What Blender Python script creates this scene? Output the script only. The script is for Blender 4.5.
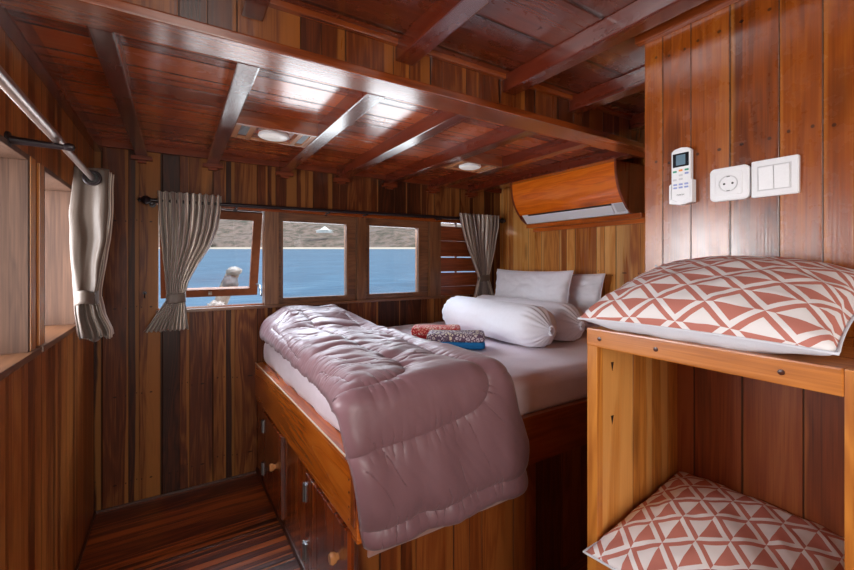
import bpy, bmesh, math, random
import numpy as np
from mathutils import Vector, Matrix, noise
from math import sin, cos, pi, atan, exp, sqrt, radians as R
random.seed(7)
for o in list(bpy.data.objects): bpy.data.objects.remove(o)
S = bpy.context.scene; COL = S.collection

# ---------------------------------------------------------------- camera
FPX = 404.0; TH = atan(250/404.0)
cd = bpy.data.cameras.new('camera'); cam = bpy.data.objects.new('camera', cd); COL.objects.link(cam)
cam.location = (0, 0, 1.31); cam.rotation_euler = (pi/2, 0, -TH)
cd.sensor_width = 36; cd.sensor_fit = 'HORIZONTAL'; cd.lens = 36*FPX/854
cd.shift_y = -23.0/854; cd.clip_start = .02; cd.clip_end = 5000
S.camera = cam

# ---------------------------------------------------------------- world, sun, daylight
W = bpy.data.worlds.new('World'); S.world = W; W.use_nodes = True
wn = W.node_tree.nodes; wl = W.node_tree.links
sky = wn.new('ShaderNodeTexSky'); sky.sky_type = 'NISHITA'; sky.sun_disc = False
sky.sun_elevation = R(50); sky.sun_rotation = R(150); sky.air_density = 1.2; sky.dust_density = 2.0
hz = wn.new('ShaderNodeMix'); hz.data_type = 'RGBA'; hz.inputs[0].default_value = .65; hz.inputs[7].default_value = (3.2, 3.3, 3.4, 1)   # bright haze
wl.new(sky.outputs[0], hz.inputs[6]); wl.new(hz.outputs[2], wn['Background'].inputs[0]); wn['Background'].inputs[1].default_value = 0.20

def sun(name, rot, e, col, ang=2):
    l = bpy.data.lights.new(name, 'SUN'); l.energy = e; l.color = col; l.angle = R(ang)
    o = bpy.data.objects.new(name, l); COL.objects.link(o); o.rotation_euler = rot; return o
def area(name, loc, direction, sx, sy, e, col, spread=180):
    l = bpy.data.lights.new(name, 'AREA'); l.shape = 'RECTANGLE'; l.size = sx; l.size_y = sy; l.energy = e; l.color = col
    l.spread = R(spread)
    o = bpy.data.objects.new(name, l); COL.objects.link(o); o.location = loc
    o.rotation_euler = Vector(direction).to_track_quat('-Z', 'Y').to_euler(); return o
sun('sun', (R(38), R(12), R(35)), 2.4, (1, .95, .88))
# daylight coming in through the cabin door behind the photographer and the port-side windows
area('door_daylight', (.10, -.98, 1.2), (0.16, 1, .02), .60, 1.4, 16, (1, .95, .89))
area('port_daylight', (-1.25, 1.80, 1.32), (1, 0, 0), 1.7, 1.2, 90, (.97, .97, 1.0))
# area lamps out of view: sky above the windows, and one added for ceiling glare
area('starboard_sky_daylight', (.85, 3.45, 2.05), (0, -1, -.55), 2.3, .55, 130, (.84, .89, 1.0))
area('ceiling_glare_lamp', (3.2, 9.0, -.95), (0, -.12, 1), 14, 7, 1150, (1, .98, .97))

S.view_settings.view_transform = 'Standard'; S.view_settings.look = 'None'
S.view_settings.gamma = 1; S.view_settings.use_curve_mapping = False
S.view_settings.exposure = 0.47

# ---------------------------------------------------------------- material helpers
def nmat(name):
    m = bpy.data.materials.new(name); m.use_nodes = True
    return m, m.node_tree.nodes, m.node_tree.links, m.node_tree.nodes['Principled BSDF']
def lin(c):
    return tuple((x/255/12.92 if x/255 <= .04045 else ((x/255+.055)/1.055)**2.4) for x in c)
def mth(n, l, op, a, b=None, c=None, clamp=False):
    x = n.new('ShaderNodeMath'); x.operation = op; x.use_clamp = clamp
    for i, v in enumerate((a, b, c)):
        if v is None: continue
        if isinstance(v, (int, float)): x.inputs[i].default_value = v
        else: l.new(v, x.inputs[i])
    return x.outputs[0]
def mixc(n, l, f, a, b, mode='MIX'):
    x = n.new('ShaderNodeMix'); x.data_type = 'RGBA'; x.blend_type = mode
    for s, v in ((x.inputs[0], f), (x.inputs[6], a), (x.inputs[7], b)):
        if isinstance(v, (int, float)): s.default_value = v
        elif isinstance(v, tuple): s.default_value = (*v, 1)
        else: l.new(v, s)
    return x.outputs[2]
def ramp(n, l, f, stops):
    r = n.new('ShaderNodeValToRGB'); e = r.color_ramp.elements
    while len(e) < len(stops): e.new(.5)
    for i, (p, c) in enumerate(stops): e[i].position = p; e[i].color = (*c, 1)
    l.new(f, r.inputs[0]); return r.outputs[0]

def wood(name, across='X', along='Z', w=.1, dark=(84, 40, 20), mid=(140, 72, 32), light=(190, 128, 68), sap=.25,
         rough=.3, gap=.025, off=0.0, nail=0.0, nail_off=0.0, coat=.5, contrast=1.0, knots=.5, gcol=(28, 12, 7), jitter=.35, spec=.5, scuff=0.0, ior=1.5, fig=.75):
    """varnished boards; each board has its own tone, pale sapwood along one edge, grain, knots, plugs"""
    m, n, l, p = nmat(name)
    tc = n.new('ShaderNodeTexCoord'); sp = n.new('ShaderNodeSeparateXYZ'); l.new(tc.outputs['Object'], sp.inputs[0])
    A = sp.outputs[across]; L = sp.outputs[along]
    third = [q for q in 'XYZ' if q not in (across, along)][0]; T = sp.outputs[third]
    pa = mth(n, l, 'DIVIDE', mth(n, l, 'ADD', A, 50.0+off), w)
    if jitter:
        pa = mth(n, l, 'ADD', pa, mth(n, l, 'MULTIPLY', mth(n, l, 'SINE', mth(n, l, 'MULTIPLY', pa, 2.17)), jitter))
    idx = mth(n, l, 'FLOOR', pa); fr = mth(n, l, 'FRACT', pa)
    wnz = n.new('ShaderNodeTexWhiteNoise'); wnz.noise_dimensions = '1D'; l.new(idx, wnz.inputs[1])
    rsp = n.new('ShaderNodeSeparateColor'); l.new(wnz.outputs[1], rsp.inputs[0]); r1, r2, r3 = rsp.outputs
    # grain space
    cv = n.new('ShaderNodeCombineXYZ')
    l.new(mth(n, l, 'ADD', mth(n, l, 'MULTIPLY', A, 1.0), mth(n, l, 'MULTIPLY', r2, 7.0)), cv.inputs[0])
    l.new(mth(n, l, 'ADD', mth(n, l, 'MULTIPLY', L, .10), mth(n, l, 'MULTIPLY', r3, 9.0)), cv.inputs[1])
    l.new(T, cv.inputs[2])
    big = n.new('ShaderNodeTexNoise'); big.inputs['Scale'].default_value = 9; big.inputs['Detail'].default_value = 3; big.inputs['Distortion'].default_value = .6
    l.new(cv.outputs[0], big.inputs[0])
    rings = mth(n, l, 'SINE', mth(n, l, 'MULTIPLY', mth(n, l, 'ADD', big.outputs[0], mth(n, l, 'MULTIPLY', A, 1.2)), 60.0))
    rings = mth(n, l, 'MULTIPLY_ADD', rings, .5, .5)
    cv2 = n.new('ShaderNodeCombineXYZ')
    l.new(mth(n, l, 'MULTIPLY', A, 260.0), cv2.inputs[0]); l.new(mth(n, l, 'MULTIPLY', L, 5.0), cv2.inputs[1]); l.new(mth(n, l, 'MULTIPLY', T, 60.0), cv2.inputs[2])
    fine = n.new('ShaderNodeTexNoise'); fine.inputs['Scale'].default_value = 1; fine.inputs['Detail'].default_value = 4; l.new(cv2.outputs[0], fine.inputs[0])
    tone = mth(n, l, 'MULTIPLY_ADD', r1, .62*contrast, .5-.31*contrast)
    tone = mth(n, l, 'ADD', tone, mth(n, l, 'MULTIPLY_ADD', rings, .30*fig, -.15*fig))
    tone = mth(n, l, 'ADD', tone, mth(n, l, 'MULTIPLY_ADD', fine.outputs[0], .8, -.40))
    tone = mth(n, l, 'ADD', tone, mth(n, l, 'MULTIPLY_ADD', big.outputs[0], 1.0*fig, -.50*fig))
    D, M, Lc = lin(dark), lin(mid), lin(light)
    MD = tuple((a+b)/2 for a, b in zip(D, M)); ML = tuple(.6*a+.4*b for a, b in zip(M, Lc))
    col = ramp(n, l, tone, [(.08, D), (.36, MD), (.62, M), (.95, ML)])
    # sapwood edge
    wob = mth(n, l, 'MULTIPLY_ADD', big.outputs[0], .9, -.45)
    edge = mth(n, l, 'ADD', fr, wob)
    thr = mth(n, l, 'MULTIPLY_ADD', r2, -.9*sap*2, 1.12)
    sm = mth(n, l, 'MULTIPLY', mth(n, l, 'SUBTRACT', edge, thr), 14.0, clamp=True)
    col = mixc(n, l, mth(n, l, 'MULTIPLY', sm, .75), col, mixc(n, l, .35, Lc, col, 'MULTIPLY'))
    # knots
    if knots:
        cv3 = n.new('ShaderNodeCombineXYZ'); l.new(mth(n, l, 'MULTIPLY', A, 9.0), cv3.inputs[0]); l.new(mth(n, l, 'MULTIPLY', L, 2.2), cv3.inputs[1]); l.new(mth(n, l, 'MULTIPLY', T, 5.0), cv3.inputs[2])
        vo = n.new('ShaderNodeTexVoronoi'); vo.inputs['Scale'].default_value = .8; l.new(cv3.outputs[0], vo.inputs[0])
        k = mth(n, l, 'SUBTRACT', 1.0, mth(n, l, 'MULTIPLY', vo.outputs[0], 6.0), clamp=True)
        k = mth(n, l, 'MULTIPLY', mth(n, l, 'POWER', k, .7), knots)
        col = mixc(n, l, k, col, lin((50, 20, 10)))
    g = mth(n, l, 'ABSOLUTE', mth(n, l, 'SUBTRACT', fr, .5))
    gm = mth(n, l, 'MULTIPLY', mth(n, l, 'SUBTRACT', g, .5-gap), 1.6/max(gap, 1e-3), clamp=True)
    if gap > 0: col = mixc(n, l, mth(n, l, 'MULTIPLY', gm, .85), col, lin(gcol))
    if nail:
        dx = mth(n, l, 'MULTIPLY', mth(n, l, 'SUBTRACT', mth(n, l, 'PINGPONG', fr, .5), .22), w)
        lz = mth(n, l, 'DIVIDE', mth(n, l, 'ADD', L, 50.0+nail_off), nail)
        lz = mth(n, l, 'ADD', lz, mth(n, l, 'MULTIPLY', r3, .10))
        dy = mth(n, l, 'MULTIPLY', mth(n, l, 'SUBTRACT', mth(n, l, 'FRACT', lz), .5), nail)
        dd = mth(n, l, 'SQRT', mth(n, l, 'ADD', mth(n, l, 'MULTIPLY', dx, dx), mth(n, l, 'MULTIPLY', dy, dy)))
        nm = mth(n, l, 'MULTIPLY', mth(n, l, 'SUBTRACT', .0048, dd), 900.0, clamp=True)
        col = mixc(n, l, mth(n, l, 'MULTIPLY', nm, .8), col, lin((34, 16, 10)))
    l.new(col, p.inputs['Base Color'])
    rg = mth(n, l, 'MULTIPLY_ADD', big.outputs[0], .25, rough-.12)
    if scuff:
        sc = n.new('ShaderNodeTexNoise'); sc.inputs['Scale'].default_value = 30; sc.inputs['Detail'].default_value = 5; l.new(tc.outputs['Object'], sc.inputs[0])
        rg = mth(n, l, 'ADD', rg, mth(n, l, 'MULTIPLY_ADD', sc.outputs[0], scuff, -scuff/2))
    l.new(rg, p.inputs['Roughness'])
    p.inputs['Coat Weight'].default_value = coat; p.inputs['Coat Roughness'].default_value = rough*.7; p.inputs['Coat IOR'].default_value = ior
    p.inputs['Specular IOR Level'].default_value = spec
    h = mth(n, l, 'SUBTRACT', mth(n, l, 'MULTIPLY_ADD', fine.outputs[0], .12, mth(n, l, 'MULTIPLY', r1, .35)), mth(n, l, 'MULTIPLY', gm, 1.0 if gap > 0 else 0))
    bp = n.new('ShaderNodeBump'); bp.inputs['Strength'].default_value = .55 if fig > .5 else .3; bp.inputs['Distance'].default_value = .003
    l.new(h, bp.inputs['Height']); l.new(bp.outputs[0], p.inputs['Normal']); l.new(bp.outputs[0], p.inputs['Coat Normal'])
    return m

def plain(name, c, rough=.5, metal=0, spec=.5, bump=0, bs=200, coat=0, sheen=0, var=0):
    m, n, l, p = nmat(name); p.inputs['Base Color'].default_value = (*lin(c), 1)
    p.inputs['Roughness'].default_value = rough; p.inputs['Metallic'].default_value = metal
    p.inputs['Specular IOR Level'].default_value = spec; p.inputs['Coat Weight'].default_value = coat
    p.inputs['Sheen Weight'].default_value = sheen
    tc = n.new('ShaderNodeTexCoord'); nz = n.new('ShaderNodeTexNoise'); nz.inputs['Scale'].default_value = bs; nz.inputs['Detail'].default_value = 3
    l.new(tc.outputs['Object'], nz.inputs[0])
    if bump:
        bp = n.new('ShaderNodeBump'); bp.inputs['Strength'].default_value = bump; bp.inputs['Distance'].default_value = .002
        l.new(nz.outputs[0], bp.inputs['Height']); l.new(bp.outputs[0], p.inputs['Normal'])
    v = var or .04
    col = mixc(n, l, nz.outputs[0], tuple(x*(1-v) for x in lin(c)), tuple(min(1, x*(1+v)) for x in lin(c)))
    l.new(col, p.inputs['Base Color'])
    return m

# ---------------------------------------------------------------- mesh helpers
def link(name, me, mat, parent=None, loc=None, smooth=False):
    o = bpy.data.objects.new(name, me); COL.objects.link(o)
    for mm in (mat if isinstance(mat, (list, tuple)) else [mat]): me.materials.append(mm)
    if smooth:
        for p in me.polygons: p.use_smooth = True
    if parent is not None: o.parent = parent
    return o
def bbox(bm, x, y, z, bev=0.0, fn=None, rot=None, piv=None):
    r = bmesh.ops.create_cube(bm, size=1)
    vs = r['verts']
    for v in vs:
        v.co = Vector(((x[0]+x[1])/2+v.co.x*(x[1]-x[0]), (y[0]+y[1])/2+v.co.y*(y[1]-y[0]), (z[0]+z[1])/2+v.co.z*(z[1]-z[0])))
    if bev:
        es = list({e for v in vs for e in v.link_edges})
        rr = bmesh.ops.bevel(bm, geom=es, offset=bev, segments=2, profile=.7, affect='EDGES')
        vs = list({v for f in rr['faces'] for v in f.verts} | {v for v in vs if v.is_valid})
    if rot is not None:
        for v in vs: v.co = rot @ (v.co-Vector(piv)) + Vector(piv)
    if fn:
        for v in vs: v.co = Vector(fn(v.co))
    return vs
def done(name, bm, mat, parent=None, smooth=False):
    me = bpy.data.meshes.new(name); 
    if parent is not None:
        L = world_loc(parent)
        for v in bm.verts: v.co -= L
    bmesh.ops.recalc_face_normals(bm, faces=bm.faces)
    bm.to_mesh(me); bm.free()
    o = link(name, me, mat, parent, smooth=smooth)
    if smooth: 
        try: me.set_sharp_from_angle(angle=R(40))
        except Exception: pass
    return o
def world_loc(o):
    v = Vector((0, 0, 0))
    while o is not None: v += o.location; o = o.parent
    return v
def boxes(name, lst, mat, parent=None, bev=.002, fn=None):
    bm = bmesh.new()
    for b in lst: bbox(bm, *b, bev=bev, fn=fn)
    return done(name, bm, mat, parent)
def box(name, x, y, z, mat, parent=None, bev=.002, fn=None): return boxes(name, [(x, y, z)], mat, parent, bev, fn)
def tube(bm, pts, r, seg=14, cap=True):
    pts = [Vector(p) for p in pts]; rings = []
    rr = r if isinstance(r, (list, tuple)) else [r]*len(pts)
    up = Vector((0, 0, 1))
    for i, p in enumerate(pts):
        d = (pts[min(i+1, len(pts)-1)]-pts[max(i-1, 0)]).normalized()
        a = d.cross(up); a = a if a.length > 1e-3 else d.cross(Vector((1, 0, 0))); a.normalize(); b = d.cross(a).normalized()
        rings.append([bm.verts.new(p+(a*cos(2*pi*k/seg)+b*sin(2*pi*k/seg))*rr[i]) for k in range(seg)])
    for i in range(len(rings)-1):
        for k in range(seg): bm.faces.new((rings[i][k], rings[i][(k+1) % seg], rings[i+1][(k+1) % seg], rings[i+1][k]))
    if cap: bm.faces.new(rings[0]); bm.faces.new(rings[-1])
def lathe(bm, prof, c, axis=Vector((0, 0, 1)), seg=28):
    c = Vector(c); axis = axis.normalized(); q = axis.to_track_quat('Z', 'Y'); rings = []
    for r, h in prof:
        rings.append([bm.verts.new(c+q @ Vector((r*cos(2*pi*k/seg), r*sin(2*pi*k/seg), h))) for k in range(seg)] if r > 1e-6 else [bm.verts.new(c+q @ Vector((0, 0, h)))])
    for a, b in zip(rings, rings[1:]):
        for k in range(seg):
            k2 = (k+1) % seg
            if len(a) == 1 and len(b) > 1: bm.faces.new((a[0], b[k2], b[k]))
            elif len(b) == 1 and len(a) > 1: bm.faces.new((a[k], a[k2], b[0]))
            elif len(a) > 1: bm.faces.new((a[k], a[k2], b[k2], b[k]))
def prism(bm, outline, lo, hi, axis):
    """outline: list of (a,b) in the plane normal to axis; extruded lo..hi"""
    def P(a, b, c): return {'X': (c, a, b), 'Y': (a, c, b), 'Z': (a, b, c)}[axis]
    A = [bm.verts.new(P(a, b, lo)) for a, b in outline]; B = [bm.verts.new(P(a, b, hi)) for a, b in outline]
    n = len(A)
    for i in range(n): bm.faces.new((A[i], A[(i+1) % n], B[(i+1) % n], B[i]))
    bm.faces.new(A); bm.faces.new(B[::-1])
def grid(name, nu, nv, f, mat, parent=None, uv=None, solid=0, offset=-1, sub=0, closed=False):
    me = bpy.data.meshes.new(name); L = world_loc(parent) if parent is not None else Vector((0, 0, 0))
    vs = [tuple(Vector(f(i/(nu-1) if not closed else i/nu, j/(nv-1)))-L) for j in range(nv) for i in range(nu)]
    fs = []
    for j in range(nv-1):
        for i in range(nu if closed else nu-1):
            i2 = (i+1) % nu; fs.append((j*nu+i, j*nu+i2, (j+1)*nu+i2, (j+1)*nu+i))
    me.from_pydata(vs, [], fs)
    if uv:
        ul = me.uv_layers.new(name='UVMap')
        for lp in me.loops:
            k = lp.vertex_index; ul.data[lp.index].uv = uv((k % nu)/(nu-1), (k//nu)/(nv-1))
    o = link(name, me, mat, parent, smooth=True)
    if solid:
        s = o.modifiers.new('thickness', 'SOLIDIFY'); s.thickness = solid; s.offset = offset
    return o
def st(o): o['kind'] = 'structure'; return o
def thing(name, loc, label, cat, group=None):
    o = bpy.data.objects.new(name, None); COL.objects.link(o); o.location = loc; o.empty_display_size = .05
    return tag(o, label, cat, group)
def tag(o, label, cat, group=None):
    o['label'] = label; o['category'] = cat
    if group: o['group'] = group
    return o
def N(x, y, z=0, s=1.0): return noise.noise(Vector((x*s, y*s, z*s)))

# ---------------------------------------------------------------- materials
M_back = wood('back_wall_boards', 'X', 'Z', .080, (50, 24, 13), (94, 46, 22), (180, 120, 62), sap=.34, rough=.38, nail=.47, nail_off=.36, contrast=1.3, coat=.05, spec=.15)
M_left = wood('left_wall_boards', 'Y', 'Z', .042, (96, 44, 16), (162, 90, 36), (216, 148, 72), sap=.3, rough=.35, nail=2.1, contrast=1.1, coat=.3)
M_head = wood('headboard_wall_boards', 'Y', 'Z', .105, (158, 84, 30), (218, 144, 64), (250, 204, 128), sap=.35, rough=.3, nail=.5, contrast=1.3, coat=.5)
M_right = wood('right_wall_boards', 'Y', 'Z', .093, (84, 34, 8), (148, 72, 18), (200, 126, 50), sap=.25, rough=.26, nail=.32, nail_off=.05, contrast=.9, coat=.45, jitter=.1, off=.012, scuff=.25)
M_right_low = wood('alcove_boards', 'Y', 'Z', .11, (76, 32, 12), (134, 64, 26), (178, 108, 52), sap=.2, rough=.4, contrast=1.0, coat=.2, jitter=.1, off=.03)
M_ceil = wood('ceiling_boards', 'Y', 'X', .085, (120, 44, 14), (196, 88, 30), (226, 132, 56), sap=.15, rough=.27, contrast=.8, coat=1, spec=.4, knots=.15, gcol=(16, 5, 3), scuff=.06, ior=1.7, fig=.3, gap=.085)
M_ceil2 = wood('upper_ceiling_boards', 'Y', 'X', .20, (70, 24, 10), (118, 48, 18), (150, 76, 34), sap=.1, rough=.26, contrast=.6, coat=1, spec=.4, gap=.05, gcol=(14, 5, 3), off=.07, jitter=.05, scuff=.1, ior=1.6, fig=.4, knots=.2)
M_fascia = wood('fascia_boards', 'X', 'Z', .10, (62, 25, 10), (108, 50, 19), (186, 112, 46), sap=.30, rough=.3, contrast=1.0, coat=.6, off=.03)
M_floor = wood('floor_strips', 'Y', 'X', .056, (48, 18, 8), (104, 42, 17), (214, 112, 44), sap=.30, rough=.33, contrast=1.3, coat=.3, knots=.0, jitter=.7, gap=.03)
def beamwood(name, along, c=((60, 18, 8), (100, 34, 15), (140, 66, 30)), **k):
    return wood(name, [q for q in 'XYZ' if q != along][0], along, .6, *c, sap=0, gap=0, jitter=0, contrast=.3, **k)
M_beamY = beamwood('beam_wood', 'Y', rough=.25, coat=1, spec=.5, scuff=.06, ior=1.65, knots=0, fig=.4)
M_trimX = beamwood('trim_wood_x', 'X', ((92, 36, 12), (150, 70, 24), (190, 112, 50)), rough=.25, coat=1, spec=.5, ior=1.8)
M_trimY = beamwood('trim_wood_y', 'Y', ((104, 42, 16), (160, 76, 28), (200, 120, 56)), rough=.3, coat=.6)
M_railY = wood('bed_rail_wood', 'Z', 'Y', .6, *((136, 54, 10), (204, 104, 26), (232, 150, 62)), sap=0, gap=0, jitter=0, contrast=.2, rough=.25, coat=.8, knots=.15, off=.1)
M_railX = beamwood('bed_rail_wood_x', 'X', ((100, 42, 12), (150, 72, 24), (190, 116, 50)), rough=.3, coat=.5)
M_shelfY = wood('shelf_wood_y', 'Z', 'Y', .6, *((146, 78, 28), (196, 120, 52), (228, 168, 94)), sap=0, gap=0, jitter=0, contrast=.2, rough=.3, coat=.4, knots=.2, off=.2)
M_postZ = beamwood('post_wood_z', 'Z', ((160, 88, 32), (212, 138, 58), (240, 186, 108)), rough=.35, coat=.3)
M_frameX = beamwood('window_frame_x', 'X', ((70, 40, 24), (120, 76, 46), (156, 110, 72)), rough=.4, coat=.2)
M_frameZ = beamwood('window_frame_z', 'Z', ((70, 40, 24), (122, 78, 46), (164, 116, 76)), rough=.4, coat=.2)
M_jamb = wood('window_jamb_boards', 'X', 'Z', .4, (66, 42, 30), (98, 68, 50), (124, 92, 70), sap=0, rough=.5, gap=0, jitter=0, contrast=.3, coat=.1, nail=.14, knots=.0)
M_door = wood('bed_door_boards', 'Y', 'Z', .055, (84, 30, 8), (150, 64, 18), (196, 108, 40), sap=.3, rough=.25, contrast=1.0, coat=.8)
M_front = wood('bed_front_boards', 'X', 'Z', .095, (70, 30, 12), (124, 60, 22), (170, 102, 46), sap=.3, rough=.35, coat=.3)
M_side = wood('shelf_side_boards', 'X', 'Z', .13, (140, 80, 30), (190, 120, 50), (232, 176, 100), sap=.4, rough=.4, gap=.008, contrast=.8, coat=.2)
M_ac = wood('cover_wood', 'Z', 'Y', .3, (206, 84, 8), (246, 124, 24), (252, 170, 76), sap=0, rough=.2, gap=0, jitter=0, contrast=.2, coat=1, spec=.8)
M_dark = beamwood('dark_wood', 'Z', ((50, 22, 12), (84, 40, 20), (100, 56, 30)), rough=.4, coat=.2)
M_knob = beamwood('knob_wood', 'Z', ((190, 120, 66), (226, 158, 100), (240, 190, 140)), rough=.25, coat=.8)
M_rail_metal = plain('rod_metal', (206, 190, 184), .3, .9)
M_rod_dark = plain('dark_rod', (36, 26, 30), .35, .3)
M_steel = plain('steel', (150, 150, 150), .3, 1)
M_white = plain('white_plastic', (240, 242, 246), .35, coat=.2)
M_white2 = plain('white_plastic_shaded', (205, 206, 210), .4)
M_black = plain('black_hole', (12, 12, 14), .5)
M_grey = plain('grey_mark', (92, 96, 104), .5)
M_linen = plain('white_cotton', (240, 240, 248), .75, bump=.25, bs=60, sheen=.2)
M_sheet = plain('sheet_cotton', (234, 218, 226), .7, bump=.2, bs=40, sheen=.2)
M_cushback = plain('cushion_backing', (222, 226, 236), .8, bump=.3, bs=300)

def m_comforter():
    m, n, l, p = nmat('comforter_satin'); tc = n.new('ShaderNodeTexCoord')
    p.inputs['Base Color'].default_value = (*lin((138, 102, 108)), 1); p.inputs['Roughness'].default_value = .42
    p.inputs['Sheen Weight'].default_value = .2; p.inputs['Sheen Roughness'].default_value = .4; p.inputs['Specular IOR Level'].default_value = .55
    a = n.new('ShaderNodeTexNoise'); a.inputs['Scale'].default_value = 26; a.inputs['Detail'].default_value = 5; a.inputs['Distortion'].default_value = 1.8
    l.new(tc.outputs['Object'], a.inputs[0])
    b = n.new('ShaderNodeTexNoise'); b.inputs['Scale'].default_value = 9; b.inputs['Detail'].default_value = 2; b.inputs['Distortion'].default_value = 2.5
    l.new(tc.outputs['Object'], b.inputs[0])
    bp = n.new('ShaderNodeBump'); bp.inputs['Strength'].default_value = .35; bp.inputs['Distance'].default_value = .006
    l.new(mth(n, l, 'ADD', mth(n, l, 'MULTIPLY', a.outputs[0], .15), mth(n, l, 'MULTIPLY', b.outputs[0], .5)), bp.inputs['Height']); l.new(bp.outputs[0], p.inputs['Normal'])
    return m
M_comf = m_comforter()

def m_curtain():
    m, n, l, p = nmat('curtain_satin'); uvn = n.new('ShaderNodeUVMap'); sp = n.new('ShaderNodeSeparateXYZ'); l.new(uvn.outputs[0], sp.inputs[0])
    f = mth(n, l, 'FRACT', mth(n, l, 'MULTIPLY', sp.outputs[0], 8.8))
    col = ramp(n, l, f, [(0, lin((112, 88, 80))), (.25, lin((190, 172, 156))), (.36, lin((70, 50, 48))), (.45, lin((150, 128, 116))), (.70, lin((104, 82, 76))), (.82, lin((206, 192, 176)))])
    l.new(col, p.inputs['Base Color']); p.inputs['Roughness'].default_value = .35; p.inputs['Sheen Weight'].default_value = .3
    p.inputs['Specular IOR Level'].default_value = .7
    return m
M_curt = m_curtain()
M_curt_plain = plain('curtain_satin_plain', (92, 78, 68), .45, spec=.45, sheen=.3, var=.15)
M_curt_lin = plain('curtain_lining', (110, 92, 84), .5)

def m_cushion():
    m, n, l, p = nmat('cushion_print'); uvn = n.new('ShaderNodeUVMap'); sp = n.new('ShaderNodeSeparateXYZ'); l.new(uvn.outputs[0], sp.inputs[0])
    k = 1/.096
    pp = mth(n, l, 'FRACT', mth(n, l, 'ADD', mth(n, l, 'MULTIPLY', mth(n, l, 'ADD', sp.outputs[0], sp.outputs[1]), k/1.0), 40.3))
    qq = mth(n, l, 'FRACT', mth(n, l, 'ADD', mth(n, l, 'MULTIPLY', mth(n, l, 'SUBTRACT', sp.outputs[1], sp.outputs[0]), k/1.0), 40.1))
    pq = mth(n, l, 'ADD', pp, qq); half = mth(n, l, 'GREATER_THAN', pq, 1.0)
    w = .15
    redA = mth(n, l, 'GREATER_THAN', mth(n, l, 'MINIMUM', pp, qq), w)
    redB = mth(n, l, 'GREATER_THAN', mth(n, l, 'MAXIMUM', pp, qq), 1-w)
    red = mth(n, l, 'ADD', mth(n, l, 'MULTIPLY', redB, half), mth(n, l, 'MULTIPLY', redA, mth(n, l, 'SUBTRACT', 1.0, half)))
    nz = n.new('ShaderNodeTexNoise'); nz.inputs['Scale'].default_value = 900; tc = n.new('ShaderNodeTexCoord'); l.new(tc.outputs['Object'], nz.inputs[0])
    l.new(mixc(n, l, red, lin((236, 232, 232)), lin((194, 122, 108))), p.inputs['Base Color']); p.inputs['Roughness'].default_value = .8
    bp = n.new('ShaderNodeBump'); bp.inputs['Strength'].default_value = .2; bp.inputs['Distance'].default_value = .001; l.new(nz.outputs[0], bp.inputs['Height']); l.new(bp.outputs[0], p.inputs['Normal'])
    return m
M_cush = m_cushion()

def m_batik(name, base, c1, c2, sc=1.0):
    m, n, l, p = nmat(name); tc = n.new('ShaderNodeTexCoord')
    vo = n.new('ShaderNodeTexVoronoi'); vo.inputs['Scale'].default_value = 62*sc; vo.feature = 'DISTANCE_TO_EDGE'; l.new(tc.outputs['Object'], vo.inputs[0])
    v2 = n.new('ShaderNodeTexVoronoi'); v2.inputs['Scale'].default_value = 62*sc; l.new(tc.outputs['Object'], v2.inputs[0])
    nz = n.new('ShaderNodeTexNoise'); nz.inputs['Scale'].default_value = 12; l.new(tc.outputs['Object'], nz.inputs[0])
    body = mixc(n, l, mth(n, l, 'MULTIPLY', mth(n, l, 'SUBTRACT', nz.outputs[0], .42), 6.0, clamp=True), c1, c2)
    pet = mth(n, l, 'GREATER_THAN', vo.outputs[0], .14)
    col = mixc(n, l, pet, base, body)
    l.new(mixc(n, l, mth(n, l, 'LESS_THAN', v2.outputs[0], .18), col, base), p.inputs['Base Color']); p.inputs['Roughness'].default_value = .8
    return m
M_batik_red = m_batik('red_floral_cloth', lin((170, 30, 30)), lin((224, 200, 180)), lin((206, 120, 100)))
M_batik_blue = m_batik('floral_cloth', lin((96, 70, 92)), lin((220, 206, 176)), lin((196, 184, 190)), .8)
M_red = plain('red_cloth', (170, 24, 28), .8, bump=.3); M_blue = plain('blue_cloth', (8, 112, 176), .8, bump=.3)

def m_glass():
    m, n, l, p = nmat('window_glass'); n.remove(p)
    out = n['Material Output']; t = n.new('ShaderNodeBsdfTransparent'); g = n.new('ShaderNodeBsdfGlossy'); g.inputs['Roughness'].default_value = .02
    f = n.new('ShaderNodeFresnel'); f.inputs[0].default_value = 1.45; mx = n.new('ShaderNodeMixShader')
    t.inputs[0].default_value = (.93, .96, .97, 1)
    l.new(f.outputs[0], mx.inputs[0]); l.new(t.outputs[0], mx.inputs[1]); l.new(g.outputs[0], mx.inputs[2]); l.new(mx.outputs[0], out.inputs[0])
    return m
M_glass = m_glass()

# ================================================================ THE SETTING
XL, XR, YB, YH = -.367, 2.43, 2.70, -1.0
ZC, ZU, ZB = 1.95, 2.03, 1.885
XW, YW = 1.25, .72
st(box('floor', (XL-.1, XR+.1), (YH-.1, YB+.1), (-.06, 0), M_floor, bev=0))

# back wall with its row of windows
WT = .085
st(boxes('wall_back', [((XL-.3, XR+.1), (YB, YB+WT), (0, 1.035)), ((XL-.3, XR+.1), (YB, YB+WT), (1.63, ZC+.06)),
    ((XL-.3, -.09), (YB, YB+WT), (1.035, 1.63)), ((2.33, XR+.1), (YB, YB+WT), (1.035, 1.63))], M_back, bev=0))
for nm, x0, x1 in (('trim_1', .469, .553), ('trim_2', 1.085, 1.152), ('trim_3', 1.695, 1.80)):
    st(box(nm, (x0, x1), (YB-.004, YB+WT), (1.035, 1.63), M_frameZ))
st(box('trim_4', (-.10, 1.83), (YB-.022, YB+.03), (1.022, 1.04), M_frameX, bev=.003))      # sill
st(box('trim_5', (-.10, 2.34), (YB-.010, YB+.03), (1.628, 1.652), M_trimX, bev=.003))
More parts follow.
